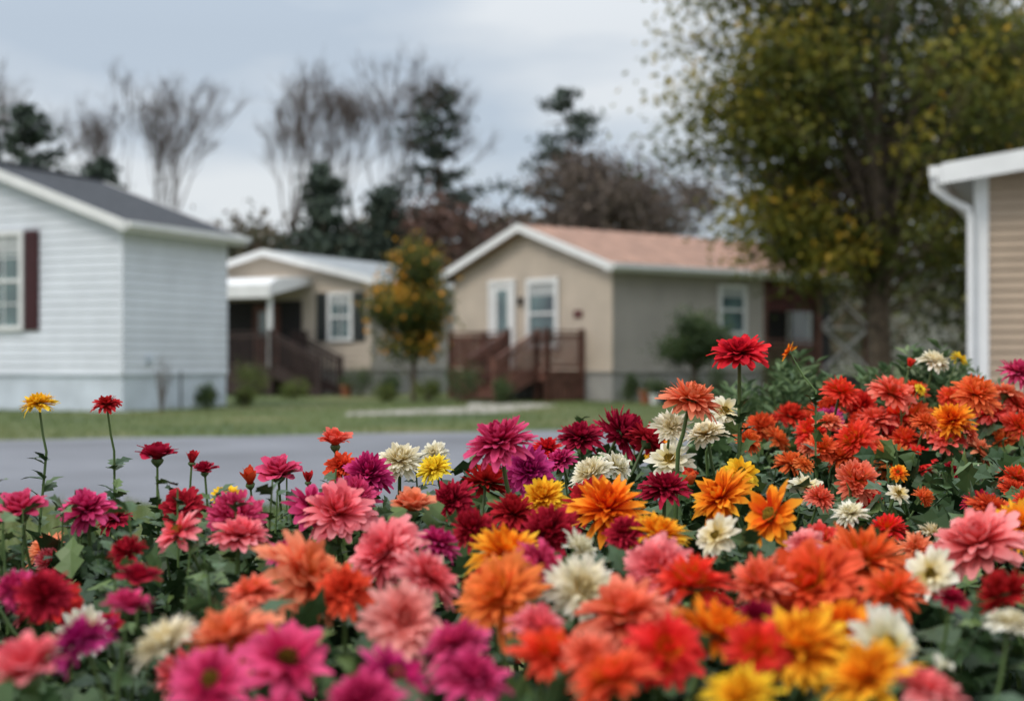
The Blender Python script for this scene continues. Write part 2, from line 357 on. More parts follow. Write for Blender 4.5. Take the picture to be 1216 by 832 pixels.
# back home
e,gw,lw=house('tan_mobile_home',(-3.83,38.5),math.atan2(.9,.43),6.6,7,3.12,.8,M_bsiding,M_gsiding,M_tinroof,M_skirtg,roofribs=True,pitch=.15)
window(e,gw,.93,.62,1.55,2.7,M_dshut,2,1)
k=MB(); dz=.75
k.box(-1.8,-.04,2.0,5.6,dz-.06,dz,M_dbrown); k.box(-1.78,-1.75,2.02,5.58,.05,dz-.061,M_dbrown); k.box(-1.78,-.04,2.0,2.03,.05,dz-.061,M_dbrown)
rail(k,(-1.75,2.05,dz),(-1.75,5.5,dz),.95,M_dbrown); 
rail(k,(-.7,2.05,dz),(-.1,2.05,dz),.95,M_dbrown)
steps(k,-1.7,-.75,2.0,0,dz,4,'y',-1,.32,M_dbrown)
for xx in(-1.75,-.7): rail(k,(xx,2.0,dz),(xx,.5,.06),.95,M_dbrown); k.beam((xx,2.0,dz-.12),(xx,.5,.1),.04,.24,M_dbrown)
for yy in(2.05,3.8,5.5): k.box(-1.8,-1.7,yy-.05,yy+.05,dz,2.62,M_dbrown if yy>2.1 else M_white)
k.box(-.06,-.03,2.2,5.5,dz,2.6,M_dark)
k.prism([(-2.05,2.6),(-2.05,2.95),(-1.7,3.12),(-.9,3.2),(-.03,3.22),(-.03,3.05),(-1.9,2.68)],1.85,5.7,M_white,axis='y')
k.box(-.09,-.061,2.9,3.8,dz,2.5,M_brown); k.box(-.095,-.0901,3.1,3.6,1.6,2.3,M_glass)
k.obj('covered_porch',e)
# right tan home (its gable end, only the corner in frame)
e=empty('tan_siding_house',(5.25,16,0),math.radians(-22)); EV=3.08
lw=((0,0),(1,0),(0,-1)); gw=((0,0),(0,1),(-1,0)); HP=3.6; RS=.13
b=MB(); b.prism([(0,.0),(2*HP,.0),(2*HP,EV),(HP,EV+RS*HP),(0,EV)],0,9,M_tansiding,axis='y'); b.obj('wall_core',e)
b=MB(); siding(b,lw,lambda z:(.0,2*HP) if z<=EV else ((z-EV)/RS,2*HP-(z-EV)/RS),.5,EV+RS*HP,M_tansiding,.115); siding(b,gw,lambda z:(0,9),.5,EV,M_tansiding,.115); b.obj('siding',e)
b=MB(); b.box(-.04,.11,-.042,-.006,.3,EV,M_white); b.box(-.043,-.006,-.0425,.11,.3,EV,M_white)
b.box(0,2*HP,-.02,.0,.0,.5,M_skirtg); b.obj('corner_trim',e)
b=MB(); zo=EV-.36*RS
for sg in(0,1):
    xa=-.36 if sg==0 else 2*HP+.36
    b.prism([(xa,zo),(HP,EV+RS*HP),(HP,EV+.1+RS*HP),(xa,zo+.1)],-.36,9.3,M_tinroof,axis='y')
    b.prism([(xa,zo-.1),(HP,EV-.1+RS*HP),(HP,EV+.125+RS*HP),(xa,zo+.125)],-.40,-.363,M_white,axis='y')
    b.prism([(xa,zo-.02),(HP,EV-.02+RS*HP),(HP,EV-.005+RS*HP),(xa,zo-.005)],-.362,-.045,M_white,axis='y')
b.box(-.40,-.363,-.40,9.3,zo-.1,zo+.1,M_white); b.box(-.5,-.402,-.38,9.3,zo-.02,zo+.1,M_white); b.obj('roof',e)
b=MB(); b.tube([(-.45,-.3,zo-.02),(-.45,-.3,zo-.14),(-.3,-.2,zo-.26),(-.1,-.1,zo-.36),(-.075,-.09,zo-.5),(-.075,-.09,.2)],[.042]*6,M_white,8); b.obj('downspout',e,True)
# ------------------------------------------------------------ trees
def crown_tree(name,base,trunk_pts,trunk_r,clusters,nleaf,lsize,lm,spread,bark=M_bark,start=(.35,1.0),sd=.2,fruit=None):
    e=empty(name,base); b=MB()
    TP=[Vector(p) for p in trunk_pts]; b.tube(TP,trunk_r,bark,8)
    allP=[];val=[]
    for c in clusters:
        c=Vector(c); t=random.uniform(*start)*(len(TP)-1); i=min(int(t),len(TP)-2); s=TP[i].lerp(TP[i+1],t-i)
        if s.z>c.z-.1: s=TP[i].lerp(TP[i+1],0)*.5+TP[max(0,i-1)]*.5
        mid=s.lerp(c,.5)+Vector((random.uniform(-.2,.2),random.uniform(-.2,.2),random.uniform(0,.35)))*((c-s).length*.25)
        r=max(.02,trunk_r[-1]*.6)
        pts=[s.lerp(mid,q*2) if q<.5 else mid.lerp(c,q*2-1) for q in(0,.25,.5,.75,1)]
        b.tube(pts,[r,r*.75,r*.5,r*.3,r*.12],bark,5)
        k=int(nleaf*random.uniform(.5,1.5))
        tt=rng.random(k)**.6; L=np.array(mid)[None]*(1-tt[:,None])+np.array(c)[None]*tt[:,None]
        P=L+rng.normal(size=(k,3))*np.array(spread)*(.45+.55*tt[:,None])
        allP.append(P); v0=random.uniform(-.24,.24); 
        val.append(np.clip(.5+v0+rng.normal(size=k)*sd+(P[:,2]-c.z)*.14/max(spread[2],.1),0,1))  # leaves higher in a cluster take lighter ramp tones
        for _ in range(5):
            q=Vector(P[random.randrange(k)]); a=pts[3]; b.tube([a,a.lerp(q,.5)+Vector((0,0,.04)),q],[r*.3,r*.2,r*.06],bark,3)
    b.obj('trunk',e,True)
    P=np.concatenate(allP); v=np.concatenate(val)
    leafcloud('foliage',P,rng.uniform(.7,1.3,len(P))*lsize,lm,parent=e,val=v)
    if fruit:
        n,r,fm=fruit; fb=MB()
        for i in rng.choice(len(P),n,replace=False):
            p=P[i]*1.04; p[2]=P[i][2]-.03; fb.tube([(p[0],p[1],p[2]+r),(p[0],p[1],p[2]+r*.7),(p[0],p[1],p[2]),(p[0],p[1],p[2]-r*.7),(p[0],p[1],p[2]-r)],[.004,r*.75,r,r*.75,.004],fm,7)
        fb.obj('fruit',e,True)
    return e
L_big=leafmat('maple_leaves',[(0,(.045,.06,.013)),(.35,(.11,.125,.02)),(.62,(.23,.21,.028)),(.88,(.42,.31,.035)),(1,(.55,.32,.03))],.5,.42)
def ell(n,c,r,lo=.4):
    out=[]
    while len(out)<n:
        d=Vector((random.gauss(0,1),random.gauss(0,1),random.gauss(0,1))).normalized(); q=random.uniform(lo**3,1)**(1/3)
        out.append((c[0]+d.x*r[0]*q,c[1]+d.y*r[1]*q,c[2]+d.z*r[2]*q))
    return out
cl=ell(100,(.1,0,6.0),(3.4,2.7,3.7),.35)+ell(36,(-2.6,-.3,5.7),(1.7,1.3,2.9),.2)+ell(34,(2.3,.5,5.5),(2.2,2,3.4),.2)+ell(20,(-1.6,-.2,3.0),(1.7,1.2,.7),.2)
cl=[c for c in cl if c[2]>1.9]
crown_tree('maple_tree',(6.45,25,0),[(0,0,-.1),(.02,0,.8),(-.02,0,1.8),(.1,.1,3.2),(-.05,0,5),(0,0,7.5)],[.27,.22,.2,.17,.13,.07],cl,210,.135,L_big,(.38,.36,.28),start=(.35,.95),sd=.13)
L_dark=leafmat('dark_tree_leaves',[(0,(.025,.036,.012)),(.6,(.07,.085,.024)),(1,(.16,.155,.04))],.6,0)
crown_tree('oak_tree',(12.5,33,0),[(0,0,0),(0,0,2),(.1,0,5),(0,0,8)],[.3,.25,.18,.05],ell(100,(0,0,4.8),(4.6,3,4.6),.2),200,.22,L_dark,(.7,.7,.6))
L_or=leafmat('persimmon_leaves',[(0,(.035,.055,.012)),(.45,(.1,.13,.025)),(.68,(.24,.2,.03)),(.82,(.6,.3,.025)),(1,(.85,.42,.03))],.5,.35)
M_fruit=mat('orange_fruit_skin',(.85,.36,.03),.45,.15,4)
crown_tree('fruit_tree',(-2.28,33,0),[(0,0,0),(0,0,.8),(.03,0,1.7),(0,0,3)],[.075,.06,.05,.02],ell(46,(0,0,2.2),(1.0,.9,1.35),.3)+ell(9,(.05,0,3.3),(.6,.45,.65),.2),190,.11,L_or,(.2,.2,.2),start=(.3,.9),fruit=(150,.05,M_fruit))
L_shr=leafmat('shrub_leaves',[(0,(.022,.042,.015)),(.6,(.06,.1,.033)),(1,(.13,.18,.055))],.6,.15)
crown_tree('ornamental_shrub_tree',(3.95,31,0),[(0,0,0),(0,0,.6),(.03,0,1.2)],[.05,.045,.03],ell(30,(0,0,1.45),(.8,.7,.5),.2),170,.09,L_shr,(.16,.16,.13),start=(.5,1))
def shrub(name,x,y,r,h,n=900,m=L_shr,ls=.06):
    e=empty(name,(x,y,0)); P=[]
    for c in ell(12,(0,0,h*.55),(r*.7,r*.7,h*.4),.1): P.append(np.array(c)[None]+rng.normal(size=(n//12,3))*np.array([r,r,h])*.17)
    P=np.concatenate(P); P[:,2]=np.abs(P[:,2]); leafcloud('foliage',P,rng.uniform(.7,1.3,len(P))*ls,m,parent=e)
    b=MB()
    for i in range(7):
        a=random.uniform(0,6.28); b.tube([(0,0,0),(math.cos(a)*r*.3,math.sin(a)*r*.3,h*.4),(math.cos(a)*r*.6,math.sin(a)*r*.6,h*.8)],[.015,.01,.004],M_bark,4)
    b.obj('stems',e)
L_lime=leafmat('lime_shrub_leaves',[(0,(.05,.08,.018)),(.6,(.13,.17,.035)),(1,(.25,.27,.07))],.6,.15)
L_brown=leafmat('brown_leaves',[(0,(.07,.054,.046)),(.6,(.135,.104,.085)),(1,(.2,.15,.115))],.8,0)
for (x,y,r,h,m) in[(-3.9,36.8,.5,.8,L_shr),(-6.2,33.6,.55,.8,L_lime),(-1.15,31.7,.6,.85,L_shr),(-1.9,32.2,.4,.5,L_lime),(-.2,31.0,.35,.5,L_shr),(-5.5,29.3,.3,.4,L_lime),(2.6,31.6,.35,.55,L_shr),(4.9,33.4,.5,.75,L_shr),(-2.9,32.5,.4,.35,L_lime),(-5.95,27.7,.28,.5,L_shr),(6.2,33.5,.6,.95,L_shr),(3.5,31.8,.3,.4,L_lime),(-5.3,34.5,.45,.5,L_lime),(4.3,33.0,.35,.45,L_shr),(-3.2,37.4,.4,.5,L_shr)]:
    shrub('green_shrub',x,y,r,h,m=m)
shrub('dry_shrub',-6.45,26.2,.2,1.0,160,L_brown,.05)
def pot(x,y,r,h,m,name='flower_pot'):
    e=empty(name,(x,y,0)); b=MB(); b.tube([(0,0,0),(0,0,h*.85),(0,0,h*.86),(0,0,h)],[r*.7,r*.95,r*1.1,r*1.1],m,12); b.poly([(r*math.cos(t)*1.02,r*math.sin(t)*1.02,h*.93) for t in np.linspace(0,6.28,12,endpoint=False)],M_soil); b.obj('pot',e)
    leafcloud('plant',rng.normal(size=(160,3))*np.array([r*.7,r*.7,.1])+np.array([0,0,h+.1]),np.full(160,.07),L_shr,parent=e)
pot(2.95,31.3,.16,.3,M_pot); pot(3.25,31.5,.14,.26,M_bluepot); pot(3.1,30.9,.12,.22,M_white); pot(-4.3,37.0,.16,.3,M_pot)
# bare trees
def bare_tree(name,x,y,H,seed,sp=1.0,leaf=None,bm=M_bark2,mn=.014):
    R=random.Random(seed); e=empty(name,(x,y,0)); b=MB(); tips=[]
    def rec(p,d,L,r,lv):
        n=2 if lv<3 else 1; pts=[p];dd=d.copy();rs=[r]
        for i in range(n+1):
            dd=(dd+Vector((R.gauss(0,.1),R.gauss(0,.1),R.gauss(.04,.05)))).normalized(); pts.append(pts[-1]+dd*L/(n+1)); rs.append(r*(1-.35*(i+1)/(n+1)))
        b.tube(pts,rs,bm,6 if lv<2 else 3)
        if lv>=6:
            tips.append(pts[-1])
            for _ in range(2):
                q=pts[-2].lerp(pts[-1],R.random()); b.tube([q,q+(dd+Vector((R.gauss(0,.5),R.gauss(0,.5),R.gauss(0,.4))))*L*.6],[mn*.8,mn*.4],bm,3)
            return
        k=R.choice([2,3,3]) if lv>0 else 5
        for i in range(k):
            a=R.uniform(.22,.55)*sp; az=R.uniform(0,6.28) if lv else 6.28*i/k+R.uniform(-.3,.3)
            s=dd.orthogonal().normalized(); t=dd.cross(s); nd=(dd*math.cos(a)+(s*math.cos(az)+t*math.sin(az))*math.sin(a)+Vector((0,0,.1))).normalized()
            q=pts[-1] if i<2 else pts[-2].lerp(pts[-1],R.random())
            rec(q,nd,L*R.uniform(.66,.82),max(rs[-1]*.66,mn),lv+1)
    rec(Vector((0,0,0)),Vector((0,0,1)),H*.27,H*.02,0)
    b.obj('branches',e)
    if leaf is not None:
        P=np.array([tuple(t) for t in tips]); P=np.repeat(P,leaf[1],0); P=P+rng.normal(size=P.shape)*.35; leafcloud('foliage',P,rng.uniform(.15,.32,len(P)),leaf[0],parent=e)
    return e
bare_tree('bare_tree',-16.3,65,14.6,1,.7); bare_tree('bare_tree',-11.5,67,15.2,2,.62); bare_tree('bare_tree',-7.2,66,15.6,3,.62); bare_tree('bare_tree',-25.0,70,17.0,5,.8)
L_red=leafmat('rust_leaves',[(0,(.075,.045,.038)),(.6,(.15,.085,.068)),(1,(.21,.12,.092))],.8,0)  # dull far-tree colour, haze put into it
L_con=leafmat('conifer_needles',[(0,(.024,.036,.028)),(.6,(.055,.08,.06)),(1,(.1,.13,.092))],.7,0)  # muted far needles, haze carried by the colour
def conifer(name,x,y,H,r,seed,gap=.0,low=.1,step=(.025,.045),pw=.8):
    R=random.Random(seed); e=empty(name,(x,y,0)); b=MB(); b.tube([(0,0,0),(.05,0,H*.5),(0,0,H)],[H*.018,H*.012,.02],M_bark,6); P=[]
    z=H*low
    while z<H*.985:
        f=(z/H-low)/(1-low); rr=r*(1-f)**pw*R.uniform(.6,1.2)+.15
        for i in range(R.randint(4,6)):
            a=R.uniform(0,6.28); l=rr*R.uniform(.6,1.2); up=R.uniform(-.1,.3)
            q=Vector((math.cos(a)*l,math.sin(a)*l,z+up*l)); b.tube([(0,0,z),q*.5+Vector((0,0,z*.5)),q],[.05,.03,.01],M_bark,3)
            if R.random()<gap: continue
            n=int(12+l*26); t=rng.random(n)**.7
            pp=np.array([0,0,z])[None]*(1-t[:,None])+np.array(q)[None]*t[:,None]; P.append(pp+rng.normal(size=(n,3))*np.array([.26,.26,.13])*(.4+.25*l))
        z+=H*R.uniform(*step)
    b.obj('trunk',e); P=np.concatenate(P); leafcloud('needles',P,rng.uniform(.18,.4,len(P)),L_con,parent=e,up=1.)
conifer('pine_tree',-3.4,66,13.7,3.3,11,.25,.3,(.03,.055),.55); conifer('pine_tree',2.7,68,13.9,3.9,12,.25,.3,(.035,.065),.5)
conifer('spruce_tree',-20.6,60,12.0,3.3,13,0,.1,(.022,.04),.6); conifer('spruce_tree',-17.6,61,9.6,2.9,14,0,.1,(.022,.04),.6); conifer('spruce_tree',-23.2,62,11.0,3.2,15); conifer('spruce_tree',-8.1,61,9.4,2.7,16,0,.1,(.022,.04),.6); conifer('spruce_tree',-5.6,62,8.4,2.4,17,0,.1,(.022,.04),.6)
bare_tree('oak_tree_brown',3.3,62,11.4,21,1.15,(L_brown,6)); bare_tree('oak_tree_brown',5.9,64,10.6,22,1.2,(L_brown,6)); bare_tree('oak_tree_brown',1.0,64,8.6,23,1.2,(L_brown,5))
# distant woodland: haze put into the muted leaf colours
L_wood=leafmat('woodland_leaves',[(0,(.042,.056,.034)),(.35,(.08,.092,.05)),(.6,(.13,.112,.066)),(.85,(.17,.125,.088)),(1,(.21,.13,.1))],.85,0)
P=[];v=[]
R=random.Random(3)
for i in range(125):
    x=R.uniform(-60,60); y=R.uniform(68,100); h=R.uniform(6,8.8)*(y/78); 
    if i<54: x=R.uniform(-17,11); y=R.uniform(66,76); h=R.uniform(6.2,9.0)
    r=R.uniform(2,3.2); base=R.choice([.15,.3,.45,.6,.75]); n=800
    for c in ell(9,(x,y,h*.5),(r,r*.8,h*.45),.1):
        k=n//9; P.append(np.array(c)[None]+rng.normal(size=(k,3))*np.array([.75,.6,.65])); v.append(np.clip(base+rng.normal(size=k)*.1,0,1))
P=np.concatenate(P); v=np.concatenate(v); P[:,2]=np.abs(P[:,2])
leafcloud('distant_woodland',P,rng.uniform(.3,.65,len(P)),L_wood,val=v)
P=np.concatenate([np.array(c)[None]+rng.normal(size=(120,3))*.5 for c in ell(14,(0,0,3),(2.2,1.8,2.6),.1)]); P[:,2]=np.abs(P[:,2])
e=empty('rust_tree',(-2.4,61,2.4)); leafcloud('foliage',P,rng.uniform(.2,.4,len(P)),L_red,parent=e); b=MB(); b.tube([(0,0,-2.4),(0,0,3)],[.2,.08],M_bark,6); b.obj('trunk',e)
hb=MB(); M_hill=mat('wooded_hill',(.1,.1,.075),.95,.3,.3)
hx=np.linspace(-300,300,81)
for i in range(80):
    f=lambda x:9+2*math.sin(x*.03)+1.2*math.sin(x*.11+1)
    hb.poly([(hx[i],150,0),(hx[i+1],150,0),(hx[i+1],190,f(hx[i+1])),(hx[i],190,f(hx[i]))],M_hill)
    hb.poly([(hx[i],190,f(hx[i])),(hx[i+1],190,f(hx[i+1])),(hx[i+1],240,0),(hx[i],240,0)],M_hill)
hb.obj('hills')
# ------------------------------------------------------------ flowers
M_calyx=mat('calyx_green',(.08,.13,.04),.6,.2,8)
M_stem=mat('stem_green',(.095,.155,.045),.55,.2,8)
M_disc=mat('flower_disc_yellow',(.85,.5,.03),.8,.25,30,bump=.8)
PM={'M':petalmat('magenta_petals',(.2,.0,.035),(.52,.012,.1),(.78,.09,.26)),
 'V':petalmat('purple_magenta_petals',(.2,.0,.06),(.42,.01,.13),(.66,.07,.28)),
 'D':petalmat('crimson_petals',(.1,.0,.008),(.32,.004,.022),(.54,.022,.06)),
 'R':petalmat('red_petals',(.3,.006,.004),(.66,.02,.012),(.84,.07,.04)),
 'C':petalmat('coral_petals',(.86,.22,.03),(.86,.1,.05),(.9,.23,.17),.018),
 'P':petalmat('pink_petals',(.8,.08,.06),(.86,.13,.15),(.92,.34,.34)),
 'O':petalmat('orange_petals',(.78,.08,.005),(.9,.25,.008),(.94,.52,.04),.018),
 'T':petalmat('scarlet_orange_petals',(.92,.36,.01),(.84,.08,.02),(.88,.13,.065),.02),
 'Y':petalmat('yellow_petals',(.85,.38,.01),(.92,.56,.02),(.93,.68,.06)),
 'W':petalmat('cream_petals',(.8,.6,.18),(.86,.77,.52),(.89,.84,.72))}
def flower_mesh(name,seed,layers,n0,width,tipw,e0,e1,bend0,bend1,cup=.25,disc=False,shrink=.6,notch=0):
    R=random.Random(seed); V=[];F=[];A=[];MI=[]
    for li in range(layers):
        f=li/max(1,layers-1); n=max(5,int(n0*(1-.5*f))); L=.5*(1-shrink*f); el=e0+(e1-e0)*f**1.1
        for j in range(n):
            az=2*math.pi*(j+.5*(li%2)+R.uniform(-.35,.35))/n; Lj=L*R.uniform(.78,1.1); ej=el+R.uniform(-.22,.22); bd=bend0+(bend1-bend0)*f+R.uniform(-.45,.45)
            wj=width*(1-.35*f)*R.uniform(.8,1.2); tw=R.uniform(-.5,.5); rp=R.random()
            r=.02+.02*(1-f); z=.02+.06*f; ns=5; base=len(V)
            for si in range(ns):
                s=si/(ns-1); ang=ej+bd*s*s
                if si: r+=math.cos(ang)*Lj/(ns-1); z+=math.sin(ang)*Lj/(ns-1)
                w=wj*(.28+.72*math.sin(math.pi*min(1,.08+s*.62)))/2
                if si==ns-1: w=wj*tipw/2
                for q in(-1,0,1):
                    lift=cup*w*(abs(q)) + q*w*tw*s
                    rr=r-math.sin(ang)*lift; zz=z+math.cos(ang)*lift
                    if si==ns-1 and q==0: rr+=math.cos(ang)*(.05*(1-tipw)-notch)*Lj; zz+=math.sin(ang)*(.05-notch)*Lj
                    V.append((rr*math.cos(az)-q*w*math.sin(az), rr*math.sin(az)+q*w*math.cos(az), zz)); A.append((s,f,rp))
            for si in range(ns-1):
                for q in range(2):
                    a=base+si*3+q; F.append((a,a+3,a+4,a+1)); MI.append(0)
    prof=[(.025,-.16),(.05,-.13),(.12,-.06),(.15,.0),(.12,.05)]; n=8; base=len(V)
    for r,z in prof:
        for j in range(n): a=2*math.pi*j/n; V.append((r*math.cos(a),r*math.sin(a),z)); A.append((.5,.5,.5))
    for i in range(len(prof)-1):
        for j in range(n): j2=(j+1)%n; F.append((base+i*n+j,base+i*n+j2,base+(i+1)*n+j2,base+(i+1)*n+j)); MI.append(1)
    if disc:
        for _ in range(110):
            q=math.sqrt(R.random())*.115; a=R.uniform(0,6.28); x,y=q*math.cos(a),q*math.sin(a); zc=.13+.05*(1-(q/.115)**2); s=.014; base=len(V)
            for p_ in((x-s,y-s,zc-.03),(x+s,y-s,zc-.03),(x+s*.6,y+s*.6,zc+.025),(x-s*.6,y+s*.6,zc+.025)): V.append(p_); A.append((.5,.5,.5))
            F.append((base,base+1,base+2,base+3)); MI.append(2)
            base=len(V)
            for p_ in((x-s,y+s,zc-.03),(x-s,y-s,zc-.03),(x-s*.6,y+s*.3,zc+.025),(x+s*.6,y+s*.6,zc+.02)): V.append(p_); A.append((.5,.5,.5))
            F.append((base,base+1,base+2,base+3)); MI.append(2)
    o=mesh_np(name,np.array(V),np.array(F),[PM['M'],M_calyx,M_disc],attr=np.array(A),smooth=True,midx=MI)
    me=o.data; bpy.data.objects.remove(o); return me
FM={}
FM['m']=[flower_mesh('mum_bloom',s,9,26,.11,.42,-.2,1.35,-.25,.8,cup=.35) for s in range(5)]
FM['z']=[flower_mesh('zinnia_bloom',20+s,7,22,.14,.5,.08,1.25,-.45,.4,shrink=.62,cup=.3) for s in range(5)]
FM['s']=[flower_mesh('spiky_bloom',40+s,7,22,.105,.18,.05,1.25,-.2,.45,cup=.45,shrink=.55) for s in range(5)]
FM['c']=[flower_mesh('cup_bloom',60+s,6,12,.24,.55,.65,1.45,-.5,.1,shrink=.35) for s in range(3)]
FM['d']=[flower_mesh('dahlia_bloom',80+s,3,15,.17,.35,.1,.5,-.15,.1,disc=True,shrink=.3) for s in range(4)]
FM['p']=[flower_mesh('pompom_bloom',100+s,10,24,.1,.55,-.45,1.45,.35,.9,cup=.5,shrink=.35) for s in range(4)]
FM['b']=[flower_mesh('bud_bloom',90+s,4,7,.24,.3,1.15,1.5,.15,.1,shrink=.25) for s in range(2)]
beds={'':empty('flower_bed'),'y':empty('yellow_marigold_plant'),'z':empty('red_zinnia_plant'),'r':empty('red_dahlia_plant'),'k':empty('coral_chrysanthemum_plant'),'b':empty('red_chrysanthemum_bush'),'g':empty('orange_cosmos_plant')}
stems={k:MB() for k in beds}; stemleaf={k:[] for k in beds}
PYD=([380,415,500,540,580,620,660,700,750,800,850],[2.3,2.4,2.55,2.2,1.92,1.66,1.46,1.29,1.13,1.01,.93])
FPX=1689.0
# blooms surveyed from the photograph: bearing, elevation, angular size, form, colour [, distance, plant]
FL=[
(45,476,42,'m','Y',2.0,'y'),(126,478,34,'z','D',2.0,'z'),(187,543,37,'c','D',1.95),(228,548,20,'b','D',1.95),(243,559,26,'c','D',1.9),(25,607,52,'c','M'),(104,603,64,'z','M'),(150,650,42,'p','D'),(215,600,52,'z','D'),(268,588,38,'z','Y',1.95),(330,562,46,'c','M'),(297,573,26,'b','R'),(278,610,66,'p','M'),(210,630,62,'d','P'),(285,632,78,'z','P'),(366,571,18,'b','D'),(398,527,34,'c','C',2.15),(405,552,42,'z','R'),(475,543,58,'m','W'),(437,560,62,'m','M'),(418,588,58,'p','M'),(515,553,42,'m','Y'),(515,537,32,'z','W'),(592,520,86,'m','M',1.9),(628,556,64,'m','V',2.0),(578,568,54,'p','D'),(535,592,56,'m','D'),(610,606,62,'m','D'),(645,588,54,'m','O'),(490,604,44,'c','C'),(402,606,84,'z','P'),(372,600,60,'d','M'),(366,680,122,'z','C'),(455,652,90,'z','P'),
(52,702,62,'m','D'),(18,696,52,'m','M'),(165,687,42,'c','D'),(152,722,48,'c','M'),(95,757,86,'m','V'),(36,800,80,'c','P'),(195,758,88,'s','W'),(272,752,118,'z','C'),(342,780,108,'d','M'),(250,806,92,'d','M'),(480,735,92,'z','P'),(512,682,84,'s','P'),(592,705,118,'s','T'),(602,655,96,'s','O'),(692,698,84,'s','W'),(645,668,70,'z','M'),(722,600,96,'s','O'),(782,630,76,'s','O'),(855,587,82,'s','O'),(915,611,78,'d','O'),(850,635,50,'d','W'),(690,650,52,'s','W'),(700,560,50,'m','W'),(732,553,46,'z','W'),(688,515,62,'m','D'),(742,510,64,'p','D'),(772,522,54,'m','D'),(650,530,42,'m','R'),(665,545,40,'z','M'),
(822,470,72,'m','C',2.1,'k'),(797,505,46,'s','W',2.15,'k'),(838,512,52,'z','W',2.2,'k'),(861,487,46,'d','W',2.25,'k'),(878,416,66,'z','R',2.1,'r'),(935,418,24,'d','O',2.4,'g'),(795,545,56,'d','W'),(790,575,64,'m','D'),(880,560,44,'d','Y'),(650,626,64,'p','D'),(702,592,64,'m','D'),(740,630,50,'m','D'),(560,625,50,'p','D'),(520,640,56,'m','M'),
(652,770,96,'s','T'),(742,725,112,'z','C'),(725,802,108,'s','T'),(850,745,118,'s','O'),(822,690,96,'s','T'),(950,765,132,'s','O'),(962,690,118,'z','T'),(1028,660,108,'s','T'),(1055,762,88,'d','W'),(1160,640,108,'z','P'),(1200,737,66,'z','W'),(780,672,84,'z','P'),(1030,800,110,'s','O'),(880,825,90,'s','O'),(1105,680,62,'d','W'),(1130,708,38,'z','D'),(955,648,48,'z','P'),(958,578,46,'d','W',2.1),(560,800,90,'z','M'),(470,800,90,'d','M'),(640,740,70,'z','P'),(1100,815,90,'z','P'),(540,760,80,'z','M'),(430,830,90,'m','M'),(1190,700,60,'p','D'),(700,780,70,'m','C'),(410,700,70,'z','R'),(900,690,80,'s','C'),(1000,740,80,'s','O'),(1060,700,80,'s','T'),(790,770,90,'z','T'),(300,700,60,'z','C'),(900,770,80,'s','T'),
]
BUSH=[(1000,463,46),(1060,465,56),(965,510,50),(975,490,42),(1012,520,52),(1045,532,52),(1026,560,50),(1060,570,44),(940,548,46),(1040,495,50),(1082,490,46),(1110,525,46),(1160,465,50),(1175,488,48),(1190,520,48),(1138,545,42),(1090,543,44),(1195,466,44),(925,520,40),(905,505,36),(1000,540,44),(985,500,40),(1075,520,40),(1020,480,46),(1100,500,40),(1150,510,36),(1212,505,40),(940,490,36),(890,520,36),(1210,480,46),(1130,470,38),
(1025,505,50),(1060,545,50),(1125,520,40),(1085,460,40),(1050,512,44),(975,530,44),(1165,535,36),(1065,490,42),(990,478,36)]
for i,(x,y,s) in enumerate(BUSH): FL.append((x,y,s*random.uniform(.85,1.12),'mpmz'[(i*7)%4],'TCTR'[i%4],2.5+.1*(i%4)+ (.15 if y<500 else 0),'b'))
FL+=[(1130,497,52,'s','O',2.6,'b'),(1210,440,46,'m','M',2.8,'b'),(1206,565,40,'m','T',2.3,'b'),(1193,602,28,'z','T',2.1,'b'),(1105,582,22,'m','R',2.3,'b'),(1110,427,38,'z','W',2.9,'b'),(1140,425,22,'d','Y',2.9,'b'),(985,495,34,'m','V',2.9,'b'),(1093,462,16,'d','Y',2.8,'b'),(1080,435,14,'b','R',2.8,'b')]
def addstem(k,top,axis,diam,tall=False):
    a=Vector(top)-axis*diam*.14; lx=random.uniform(-.05,.05); ly=random.uniform(-.02,.1)
    z0=.02 if tall else .3
    base=Vector((a.x+lx,a.y+ly,z0)); m1=a-axis*.05; m1=Vector((m1.x,m1.y,a.z-.06)); mid=m1.lerp(base,.5)+Vector((random.uniform(-.015,.015),0,0))
    r=max(.0018,min(.0032,diam*.04)); stems[k].tube([a,a.lerp(m1,.5)+Vector((0,0,-.006)),m1,m1.lerp(mid,.5)+Vector((random.uniform(-.006,.006),0,0)),mid,base],[r*.85,r*.95,r,r*1.1,r*1.15,r*1.3],M_stem,6)
    n=26 if tall else 4
    for i in range(n):
        u=random.random(); u=.02+u**(1.7 if tall else .8)*.95
        q=m1.lerp(mid,u) if not tall else (m1.lerp(m1.lerp(mid,.5),u*2) if u<.5 else m1.lerp(mid,u))
        stemleaf[k].append((tuple(q),random.uniform(0,6.28),random.uniform(.022,.03)+.03*min(1,u*1.5) if tall else random.uniform(.03,.055)))
placed=[]
